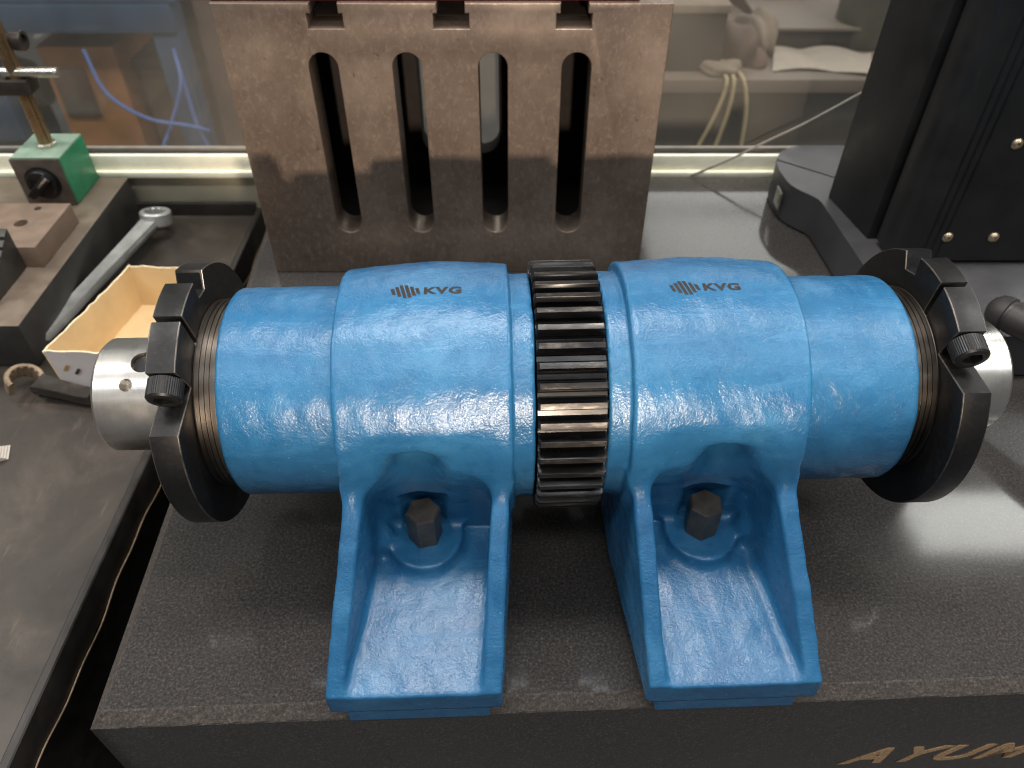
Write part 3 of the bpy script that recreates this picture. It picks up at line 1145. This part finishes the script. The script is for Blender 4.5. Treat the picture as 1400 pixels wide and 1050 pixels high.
def cardboard_box():
    t = thing('cardboard_box', 'open shallow cardboard box with pale printed outside on the steel table', 'box', (-325, 520, -44.8))
    bot = [(-46, -58), (-26, 60), (44, 58), (40, -66)]          # FL BL BR FR at the floor
    top = [(-51, -56), (-25, 64), (57, 61), (46, -64)]
    hgt = 43

    def wallq(i, j, name, mat, inner):
        b = bmesh.new()
        th = 1.6
        n = 18
        c = Vector((5, 0, 0))
        grid = []
        rr = random.Random(i * 7 + 1)
        for k in range(n + 1):
            f = k / n
            p0 = Vector((*bot[i], 0)).lerp(Vector((*bot[j], 0)), f)
            p1 = Vector((*top[i], hgt)).lerp(Vector((*top[j], hgt)), f)
            d = (Vector(bot[j]) - Vector(bot[i])).normalized()
            nrm = Vector((d.y, -d.x, 0))            # inwards
            jag = rr.uniform(-0.8, 0.6)
            bow = math.sin(f * math.pi) * 1.2
            p1 = p1 + Vector((0, 0, jag)) + nrm * (bow + rr.uniform(-0.3, 0.3))
            mid = (p0 + p1) / 2 + nrm * bow
            grid.append([[q.copy() for q in (p0, mid, p1)], [q + nrm * th for q in (p0, mid, p1)]])
        vs = [[[b.verts.new(q) for q in sd] for sd in row] for row in grid]
        for a, e in zip(vs, vs[1:]):
            for sd in (0, 1):
                for m in (0, 1):
                    f = b.faces.new((a[sd][m], e[sd][m], e[sd][m + 1], a[sd][m + 1]))
                    f.material_index = sd
            f = b.faces.new((a[0][2], e[0][2], e[1][2], a[1][2]))
            f.material_index = 2
            b.faces.new((a[0][0], e[0][0], e[1][0], a[1][0])).material_index = 1
        for a in (vs[0], vs[-1]):
            b.faces.new((a[0][0], a[0][1], a[0][2], a[1][2], a[1][1], a[1][0])).material_index = 2
        return obj(name, b, ['cardwhite', 'card', 'cardedge'], t, smooth=40)
    for (i, j) in ((0, 1), (1, 2), (2, 3)):
        wallq(i, j, 'side_wall', None, None)
    fw = wallq(3, 0, 'front_wall', None, None)
    obj('bottom', prism([(x * 0.985, y * 0.985) for x, y in reversed(bot)], 0, 1.6), 'card', t, smooth=0)
    for k, (fx, fz, mat_) in enumerate(((0.13, 0.62, 'ink'), (0.22, 0.55, 'inkdark'), (0.40, 0.62, 'ink'), (0.47, 0.58, 'inkdark'))):
        p0 = Vector((*bot[0], 0)).lerp(Vector((*bot[3], 0)), fx)
        p1 = Vector((*top[0], hgt)).lerp(Vector((*top[3], hgt)), fx)
        p = p0.lerp(p1, fz)
        d = (Vector((*bot[3], 0)) - Vector((*bot[0], 0))).normalized()
        u = (p1 - p0).normalized()
        nn = d.cross(u).normalized()
        b = bmesh.new()
        q = [p + d * a + u * c_ + nn * 0.25 for a, c_ in ((-4, -3), (-1, -3.2), (4, 3), (1, 3.2))]
        b.faces.new([b.verts.new(z) for z in q])
        obj('printed_mark', b, mat_, fw, smooth=0)
    return t


cardboard_box()


def spanner(name, label, loc, rz, length, ro, rin, tilt, mat, handle_end, gap=None):
    t = thing(name, label, 'spanner', loc, rz)
    # ring head: 12-point bore, thick ring, axis tilted to the shank
    b = bmesh.new()
    n = 96
    rows = []
    for (rad, z, inner) in ((rin, -6, 1), (rin, 6, 1), (rin + 1.2, 7, 0), (ro - 1.2, 7, 0), (ro, 5.6, 0), (ro, -5.6, 0), (ro - 1.2, -7, 0), (rin + 1.2, -7, 0)):
        ring = []
        for i in range(n):
            a = 2 * math.pi * i / n
            r_ = rad + (1.3 * abs(((i % 8) / 4.0) - 1) if inner else 0)
            ring.append(b.verts.new((r_ * math.cos(a), r_ * math.sin(a), z)))
        rows.append(ring)
    for k in range(len(rows)):
        p, q = rows[k], rows[(k + 1) % len(rows)]
        for i in range(n):
            if not (gap and gap[0] <= i < gap[1]):
                b.faces.new((p[i], p[(i + 1) % n], q[(i + 1) % n], q[i]))
    if gap:
        for i in gap:
            b.faces.new([row[i] for row in rows])
        bmesh.ops.delete(b, geom=[v for v in b.verts if not v.link_faces], context='VERTS')
    for v in b.verts:
        y, z = v.co.y, v.co.z
        v.co.y, v.co.z = y * math.cos(R(tilt)) - z * math.sin(R(tilt)), y * math.sin(R(tilt)) + z * math.cos(R(tilt))
    obj('ring_head', b, mat if isinstance(mat, str) else mat[0], t, smooth=30)
    # tapered shank running towards -Y
    sh = bmesh.new()
    pr = []
    N = 14
    for k in range(N + 1):
        f = k / N
        y = -ro * 0.86 - f * length
        w = 9.5 - 2.2 * math.sin(min(1, f * 1.6) * math.pi / 2)
        th = 4.2
        z = handle_end * min(1, f * 1.3)
        sec = [(-w, 0), (-w * 0.86, th), (-w * 0.6, th * 0.92), (w * 0.6, th * 0.92), (w * 0.86, th), (w, 0), (w * 0.86, -th), (-w * 0.86, -th)]
        pr.append([sh.verts.new((x_, y, z + zz)) for x_, zz in sec])
    for p, q in zip(pr, pr[1:]):
        for i in range(8):
            sh.faces.new((p[i], p[(i + 1) % 8], q[(i + 1) % 8], q[i]))
    sh.faces.new(pr[0])
    sh.faces.new(pr[-1][::-1])
    obj('shank', sh, mat if isinstance(mat, str) else mat[1], t, smooth=30)
    return t


spanner('ring_spanner', 'chrome ring spanner lying between the steel block and the cardboard box', (-372, 703, -24), -13, 190, 15.5, 9.5, -14, 'wrench', -9)
spanner('ring_spanner', 'worn open-jawed ring spanner in front of the cardboard box', (-402, 462, -33), 78, 48, 14.5, 9.5, 24, ('rust', 'clamp'), -5, (44, 68))

pb = bmesh.new()
for k in range(4):
    join(pb, box(-30 + k, 3 - k * 1.5, -6, 9 - k, k * 1.2, k * 1.2 + 0.9, 0.2))
move(tag(obj('folded_paper', pb, 'paper', smooth=0), 'small folded white paper at the left edge of the steel table', 'paper'), -390, 392, -44.8, 20)


# ------------------------------------------------------------------ right: black measuring machine column
def machine():
    t = thing('measuring_machine', 'black upright measuring machine with screwed column on the granite plate', 'machine', (400, 560, 0.3))
    def poly(pts):
        return [(x - 400, y - 560) for x, y in pts]

    def roundc(pts, r, n=6):
        out = []
        m = len(pts)
        for i in range(m):
            p0, p1, p2 = Vector(pts[i - 1]), Vector(pts[i]), Vector(pts[(i + 1) % m])
            rr = r[i] if isinstance(r, (list, tuple)) else r
            if rr <= 0:
                out.append(tuple(p1))
                continue
            d0, d2 = (p0 - p1).normalized(), (p2 - p1).normalized()
            for k in range(n + 1):
                f = k / n
                out.append(tuple((p1 + d0 * rr) * (1 - f) ** 2 + p1 * 2 * f * (1 - f) + (p1 + d2 * rr) * f ** 2))
        return out
    base = poly([(292, 432), (620, 432), (620, 735), (270, 735), (258, 690), (262, 652), (282, 628)])
    b = prism(roundc(base, [14, 6, 10, 34, 16, 12, 8]), 2.0, 40, 3.0, 3, False)
    bs = obj('base', b, 'macbase', t, smooth=40)
    b = prism(roundc(poly([(298, 438), (612, 438), (612, 726), (276, 726), (268, 660), (288, 626)]), 8), -0.1, 3, 0, 2, False)
    obj('foot', b, 'blackpl', bs, smooth=40)
    obj('side_patch', box(-143.4, -141.8, 96, 112, 12, 30, 0.6), 'chrome', bs)  # light metallic patch on the side of the base
    b = prism(poly([(291, 632), (303, 562), (430, 562), (430, 640)]), 40.2, 420, 0.8, 2, True)
    cb = obj('rear_post', b, 'mac', t, smooth=30)
    # front column with rounded, fluted left edge
    pts = [(436, 524)]
    pts += [(436, 556), (308, 556)]
    pts += [(308, 548), (309.5, 538), (313, 530.5), (319, 526), (326, 524.6)]
    for k in range(3):
        xx = 331 + k * 6
        pts += [(xx, 524.2), (xx + 1.2, 525.2), (xx + 2.4, 524.2)]
    pts += [(352, 524)]
    b = prism(poly(pts), 44, 420, 0, 2)
    fc = obj('front_column', b, 'mac', t, smooth=35)
    obj('column_foot', box(-78, 30, -30, -3, 40.2, 44.2, 0.4), 'blackpl', t)
    for (x, z) in ((365.9, 144.8), (346.2, 66), (382.7, 66)):
        q = lathe([(0, 4.2), (0.8, 4.2), (1.8, 3.4), (2.6, 2.2), (2.6, 1.4), (1.2, 1.2)], 32, 'z')
        for v in q.verts:
            v.co = Vector((x - 400 + v.co.x, 524 - 560 - v.co.z, z + v.co.y))
        obj('screw', q, 'screw', fc, smooth=30)
    # rubber handle: rod with rounded cap
    d = Vector((58, -92, 8)).normalized()
    L = [(0.0, 0.1), (0.6, 4), (2.5, 8), (6, 11.2), (10, 12.4), (15, 12.6), (15.6, 11.2), (17.5, 11.0), (18, 11.8), (110, 11.8), (111, 10)]
    q = lathe(L, 48, 'z')
    rot = d.to_track_quat('Z', 'Y').to_matrix()
    for v in q.verts:
        v.co = rot @ v.co + Vector((348 - 400, 447 - 560, 57))
    obj('handle', q, 'grip', t, smooth=40)
    return t


machine()
w = tube([(190, 745.5, 1), (202, 743, 8), (232, 742, 24), (262, 742, 42), (292, 743, 58), (318, 744, 74), (345, 744, 92), (375, 745, 108)], 1.25, 8)
tag(obj('wire', w, 'wire'), 'thin grey wire rising from the sill behind the black machine', 'wire')


# ------------------------------------------------------------------ beyond the glass
def beyond():
    # blue bench on the left
    t = thing('blue_workbench', 'faded blue steel workbench seen through the left glass', 'workbench', (-900, 1560, -850))
    def P(name, x0, x1, y0, y1, z0, z1, mat, bev=3, parent=t, ox=900, oy=-1560, oz=850):
        return obj(name, box(x0 + ox, x1 + ox, y0 + oy, y1 + oy, z0 + oz, z1 + oz, bev), mat, parent)
    P('front_beam', -1300, -630, 1500, 1560, -112, -62, 'bluem')
    P('bench_top', -1300, -620, 1505, 2100, -61, -52, 'bluem', 1)
    P('leg', -680, -630, 1505, 1555, -849, -113, 'bluem')
    P('leg', -1290, -1235, 1505, 1555, -849, -113, 'bluem')
    P('stretcher', -1234, -1010, 1510, 1545, -330, -190, 'bluem')
    c = tag(obj('orange_cabinet', box(0, 150, 0, 260, 0, 700, 4), 'orange'), 'orange brown cabinet under the blue workbench', 'cabinet')
    move(c, -930, 1540, -849.5)
    obj('panel', box(18, 132, -6, 0.5, 300, 480, 3), 'brown', c)
    obj('panel', box(12, 80, -6, 0.5, 560, 660, 3), 'brown', c)
    c = tag(obj('brown_crate', box(0, 120, 0, 240, 0, 640, 4), 'brown'), 'brown crate standing right of the orange cabinet', 'crate')
    move(c, -765, 1580, -849.5)
    obj('lid', box(-4, 124, -4, 244, 640, 662, 3), 'darkm', c)
    c = tag(obj('leaning_board', box(0, 95, 0, 22, 0, 800, 3), 'brown'), 'brown board leaning right of the blue workbench leg', 'board')
    move(c, -600, 1500, -849.5, 8)
    c.rotation_euler[0] = R(-4)
    c = tag(obj('grey_crate', box(0, 190, 0, 200, 0, 520, 4), 'bench'), 'grey beige crate beside the leaning board behind the glass', 'crate')
    move(c, -480, 1480, -849.5, -8)
    for k, pts in enumerate(([(-800, 1470, -130), (-770, 1440, -200), (-700, 1420, -240), (-630, 1430, -260), (-600, 1450, -280)],
                             [(-640, 1490, -140), (-632, 1460, -190), (-665, 1440, -260), (-700, 1400, -330), (-715, 1380, -420)],
                             [(-640, 1490, -135), (-628, 1465, -200), (-620, 1450, -270), (-600, 1440, -330)])):
        tag(obj('blue_cable', tube(pts, 3.6, 8), 'cable'), ['blue cable sagging from the left under the workbench', 'long blue cable hanging to the floor by the blue leg', 'short blue cable hanging down the blue leg'][k], 'cable', 'blue cables behind the glass')
    c = tag(obj('dark_motor', (lambda q: q)(lathe([(0, 40), (8, 62), (30, 66), (150, 66), (172, 60), (176, 30), (205, 28)], 36, 'x')), 'darkm'), 'dark motor standing beneath the blue workbench left of the orange cabinet', 'motor')
    move(c, -1180, 1600, -260)
    obj('mounting_foot', box(20, 160, -60, 60, -588, -58, 3), 'bluem', c)
    c = tag(obj('dark_board', box(0, 150, 0, 20, 0, 690, 3), 'darkm'), 'dark board between the brown crate and the blue leg', 'board')
    move(c, -800, 1840, -849.5)
    c = tag(obj('pale_pail', lathe([(0, 52), (90, 62), (96, 66), (100, 64)], 36, 'z'), 'cloth'), 'pale pail on top of the blue workbench', 'pail')
    move(c, -1010, 1640, -51.5)
    c = tag(obj('brown_carton', box(0, 210, 0, 160, 0, 70, 3), 'orange'), 'flat orange brown carton on top of the blue workbench', 'carton')
    move(c, -880, 1600, -51.5, 6)
    obj('flap', box(2, 208, -30, -1, 52, 55, 0.5), 'brown', c)
    c = tag(obj('tan_post', box(0, 60, 0, 60, 0, 900, 3), 'bench'), 'tan post behind the leaning board', 'post')
    move(c, -560, 1680, -849.5)
    # bench on the right
    t = thing('rear_bench', 'beige topped bench with dark front seen through the right glass', 'bench', (450, 1500, -850))
    P('bench_top', 100, 1500, 1296, 1900, -140, -117, 'bench', 2, t, -450, -1500, 850)
    P('front_panel', 100, 1500, 1310, 1330, -848, -141, 'darkm', 2, t, -450, -1500, 850)
    c = tag(obj('dark_box', box(0, 150, 0, 180, 0, 95, 3), 'darkm'), 'dark box with pale lid on the rear bench', 'box')
    move(c, 205, 1330, -116.5)
    obj('lid', box(-3, 153, -3, 183, 95, 108, 2), 'cloth', c)
    # crumpled cloth
    def lump(name, label, cat, cx, cy, cz, rx, ry, rz_, mat, seed, amp=0.35):
        b = bmesh.new()
        bmesh.ops.create_icosphere(b, subdivisions=4, radius=1)
        rg = np.random.RandomState(seed)
        K = [(rg.normal(size=3) * rg.uniform(1.5, 5), rg.uniform(0, 6.28), rg.uniform(0.2, 1)) for _ in range(9)]
        for v in b.verts:
            p = np.array(v.co)
            w_ = sum(math.sin(float(k @ p) + ph) * a for k, ph, a in K) / 3.5
            v.co = Vector((p[0] * rx, p[1] * ry, max(0.0, p[2] + 0.35) * rz_)) * (1 + amp * w_)
            v.co.z = max(v.co.z, 0)
        o_ = tag(obj(name, b, mat, smooth=180), label, cat)
        return move(o_, cx, cy, cz)
    lump('crumpled_cloth', 'crumpled brown cloth on the rear bench by the dark box', 'cloth', 395, 1390, -116.5, 48, 60, 42, 'brown', 3)
    lump('cotton_glove', 'off-white glove at the edge of the rear bench above the cables', 'glove', 362, 1322, -116.5, 34, 22, 16, 'cloth', 5)
    lump('cotton_glove', 'off-white glove lying behind the crumpled cloth', 'glove', 440, 1450, -116.5, 30, 60, 40, 'cloth', 9)
    b = bmesh.new()
    nx, ny = 16, 8
    for lv in (0, 1):
        for i in range(nx + 1):
            for k in range(ny + 1):
                f, g_ = i / nx, k / ny
                z = 4 + 9 * abs(math.sin(f * 5.0 + g_ * 1.7)) * (0.4 + 0.6 * g_) + (1.2 if lv else 0)
                b.verts.new((f * 170 - 85 + g_ * 18, g_ * 95 - 47 + 10 * math.sin(f * 4), z))
    b.verts.ensure_lookup_table()
    m_ = (nx + 1) * (ny + 1)
    at = lambda lv, i, k: b.verts[lv * m_ + i * (ny + 1) + k]
    for i in range(nx):
        for k in range(ny):
            for lv in (0, 1):
                b.faces.new((at(lv, i, k), at(lv, i + 1, k), at(lv, i + 1, k + 1), at(lv, i, k + 1)))
    for i in range(nx):
        for k in (0, ny):
            b.faces.new((at(0, i, k), at(0, i + 1, k), at(1, i + 1, k), at(1, i, k)))
    for k in range(ny):
        for i in (0, nx):
            b.faces.new((at(0, i, k), at(0, i, k + 1), at(1, i, k + 1), at(1, i, k)))
    move(tag(obj('paper_sheet', b, 'bgpaper'), 'creased white paper lying on the rear bench', 'paper'), 535, 1368, -120, -4)
    c = tag(obj('grey_tray', box(0, 230, 0, 150, 0, 34, 4), 'darkm'), 'dark tray with grey rim behind the white paper', 'tray')
    move(c, 455, 1430, -116.5)
    obj('rim', box(-6, 236, -6, 156, 34, 40, 2), 'bench', c)
    c = tag(obj('brown_carton', box(0, 130, 0, 120, 0, 90, 3), 'brown'), 'brown carton at the back of the rear bench', 'carton')
    move(c, 470, 1610, -116.5, 12)
    obj('tape', box(52, 78, -0.6, 120.6, 60, 90.6, 0), 'cloth', c)
    j = lathe([(0, 46), (6, 50), (120, 50), (128, 44), (150, 44), (152, 40)], 40, 'z')
    move(tag(obj('metal_canister', j, 'jar'), 'grey green metal canister on the rear bench', 'canister'), 640, 1470, -116.5)
    for k, pts in enumerate(([(352, 1318, -108), (362, 1290, -118), (352, 1284, -170), (325, 1284, -250), (300, 1284, -330)],
                             [(368, 1318, -108), (374, 1290, -118), (372, 1284, -170), (358, 1284, -250), (340, 1284, -330)],
                             [(382, 1318, -108), (392, 1290, -120), (404, 1284, -170), (408, 1284, -250), (406, 1284, -330)])):
        tag(obj('cream_cable', tube(pts, 3.4, 8), 'ccable'), ['leftmost of three cream cables hanging off the rear bench', 'middle one of three cream cables hanging off the rear bench', 'rightmost of three cream cables hanging off the rear bench'][k], 'cable', 'cream cables on the rear bench')


beyond()
